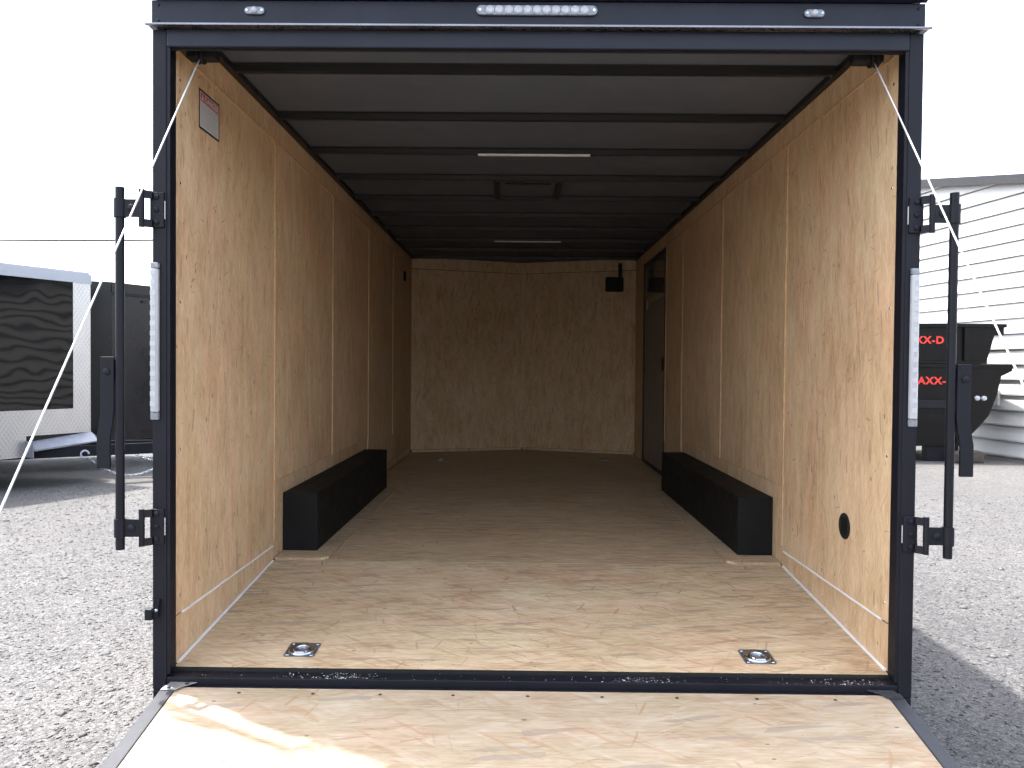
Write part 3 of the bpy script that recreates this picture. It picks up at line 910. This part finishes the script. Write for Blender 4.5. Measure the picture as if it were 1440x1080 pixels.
# ------------------------------------------------------------------ stacked dump bodies on the right
def dump_body(label, prof, yf, z_txt, x_end, cap, ribs, z_base):
    t = thing('dump_body', label, 'dump body', (6.2, yf + 1.0, z_base), 0, 'stacked black dump bodies')
    xl = 3.4
    pts = [(xl, yf, prof[0][1])] + [(x, yf, z) for x, z in prof] + [(xl, yf, prof[-1][1])]
    MB().prism(pts, (0, 2.05, 0)).build('bed', 'yard_black', t)
    zt, xr = prof[0][1], prof[0][0]
    MB().box(xl, xr + .03, yf - .035, yf - .001, zt - .055, zt + .010).build('top_rail', 'yard_black', t, bevel=.006)
    for x in ribs:
        MB().box(x - .035, x + .035, yf - .05, yf - .001, prof[-1][1] + .05, zt - .056).build('side_post', 'yard_black', t, bevel=.005)
    zb = prof[-1][1]
    MB().box(xl, prof[-1][0] - .02, yf - .03, yf - .001, zb, zb + .049).build('bottom_rail', 'yard_black', t, bevel=.005)
    text_mesh('lettering', 'MAXX-D', cap / .70, (x_end - .78, yf - .004, z_txt), (1, 0, 0), (0, 0, 1), 'decal', t, bold=cap * .045, width=.78)
    return t
up_ = [(8.325, 1.78), (8.325, 1.615), (8.16, 1.59), (8.10, 1.36), (8.045, 1.18), (8.045, 1.098)]
lo_ = [(8.495, 1.085), (8.475, .975), (8.295, .89), (8.228, .57), (8.09, .20), (7.92, .0), (7.79, -.137), (7.76, -.33)]
dump_body('upper of two stacked black dump bodies with red lettering', up_, 11.1, 1.445, 7.292, .122, (7.66,), 1.098)
lower = dump_body('lower of two stacked black dump bodies, resting near the gravel', lo_, 11.1, .742, 7.49, .122, (7.55,), -.33)
MB().box(3.4, 7.7, 11.068, 11.099, .33, .47).build('side_band', 'black', lower, bevel=.004)
for x in (7.885, 8.0):
    MB().lathe((x, 11.099, .505), (0, -1, 0), [(0, .045), (.03, .04), (.04, .02)], 14).build('clear_lamp', 'led', lower, smooth=True)
for x0, x1 in ((3.5, 4.1), (7.05, 7.62)):
    for yy in (11.15, 12.9):
        MB().box(x0, x1, yy, yy + .16, G, -.332).build('skid_foot', 'black', lower, bevel=.01)
# lump of timber beside them
lg = MB().prism([(7.46, 10.86, G), (7.92, 10.90, G), (7.95, 10.91, G + .17), (7.86, 10.90, G + .205), (7.60, 10.87, G + .19), (7.44, 10.86, G + .16)], (-.03, .24, .01)).build('timber_block', 'wood_block', bevel=.025)
tag(lg, 'short weathered timber block on the gravel by the dump bodies', 'timber')

# ------------------------------------------------------------------ white metal building on the right
B = thing('metal_building', 'white metal building with horizontal siding and dark roof trim', 'building', (8.93, 11.4, G))
P0, du, nn = Vector((8.93, 11.4, 0)), Vector((-.16, .987, 0)).normalized(), Vector((-.987, -.16, 0)).normalized()
RK = .195
def rake(t): return 4.42 + RK * t                 # wall height along the gable
t_lo, t_hi = -9.5, 11.0
def wp(t, z, o=0.0):
    p = P0 + du * t + nn * o
    return (p.x, p.y, z)
p = .278
k = 0
while True:
    za = G + .03 + k * p
    zb = za + p - .016
    ta = max(t_lo, (za - 4.42) / RK)
    tb = max(t_lo, (zb - 4.42) / RK)
    if tb > t_hi - .3:
        break
    # lapped course: the foot stands proud of the one below, with a small returned lip
    a = [wp(ta, za, .052), wp(t_hi, za, .052), wp(t_hi, za + .03, .055), wp(t_hi, zb, .012), wp(tb, zb, .012), wp(ta, za + .03, .055)]
    b = [wp(ta, za, .0), wp(t_hi, za, .0), wp(t_hi, za + .03, .0), wp(t_hi, zb, .0), wp(tb, zb, .0), wp(ta, za + .03, .0)]
    MB().add(a + b, [(0, 1, 2, 5), (5, 2, 3, 4), (0, 6, 7, 1), (4, 3, 9, 10), (6, 11, 8, 7), (11, 10, 9, 8), (0, 5, 11, 6), (5, 4, 10, 11), (1, 7, 8, 2), (2, 8, 9, 3)]).build('siding_course', 'siding', B)
    k += 1
MB().prism([wp(t_lo, G, -.02), wp(t_hi, G, -.02), wp(t_hi, rake(t_hi), -.02), wp(t_lo, rake(t_lo), -.02)], nn * -9).build('wall_core', 'siding', B)
MB().prism([wp(t_lo - .3, rake(t_lo - .3) - .145, .22), wp(t_hi, rake(t_hi) - .145, .22), wp(t_hi, rake(t_hi) + .018, .22), wp(t_lo - .3, rake(t_lo - .3) + .018, .22)], nn * -.03).build('rake_trim', 'gutter', B)
MB().prism([wp(t_lo - .3, rake(t_lo - .3) - .06, .189), wp(t_hi, rake(t_hi) - .06, .189), wp(t_hi, rake(t_hi) + .012, .189), wp(t_lo - .3, rake(t_lo - .3) + .012, .189)], nn * -9.5).build('roof', 'gutter', B)
# a low vent panel near the ground
MB().prism([wp(.55, .35, .057), wp(.75, .35, .057), wp(.75, .62, .057), wp(.55, .62, .057)], nn * .05).build('meter_box', 'siding', B)

# ------------------------------------------------------------------ overhead wire on its poles
def pole(loc, label):
    t = thing('utility_pole', label, 'pole', loc)
    MB().lathe(loc, (0, 0, 1), [(0, .15), (9.5, .11)], 14).build('shaft', 'wood_block', t, smooth=True)
    MB().box(loc[0] - .9, loc[0] + .9, loc[1] - .05, loc[1] + .05, loc[2] + 8.6, loc[2] + 8.72).build('crossarm', 'wood_block', t)
    return t
pole((-62, 39.0, G), 'far utility pole beyond the left edge of the yard')
pole((0.6, 41.0, G), 'utility pole standing behind the open cargo trailer')
a, b = Vector((-62, 39, 8.50)), Vector((.6, 41, 8.50))
w = MB().tube([a.lerp(b, i / 24) - Vector((0, 0, .9 * 4 * (i / 24) * (1 - i / 24))) for i in range(25)], .05, 6).build('overhead_wire', 'rubber', smooth=True)
tag(w, 'thin dark overhead wire crossing the white sky at left', 'wire')
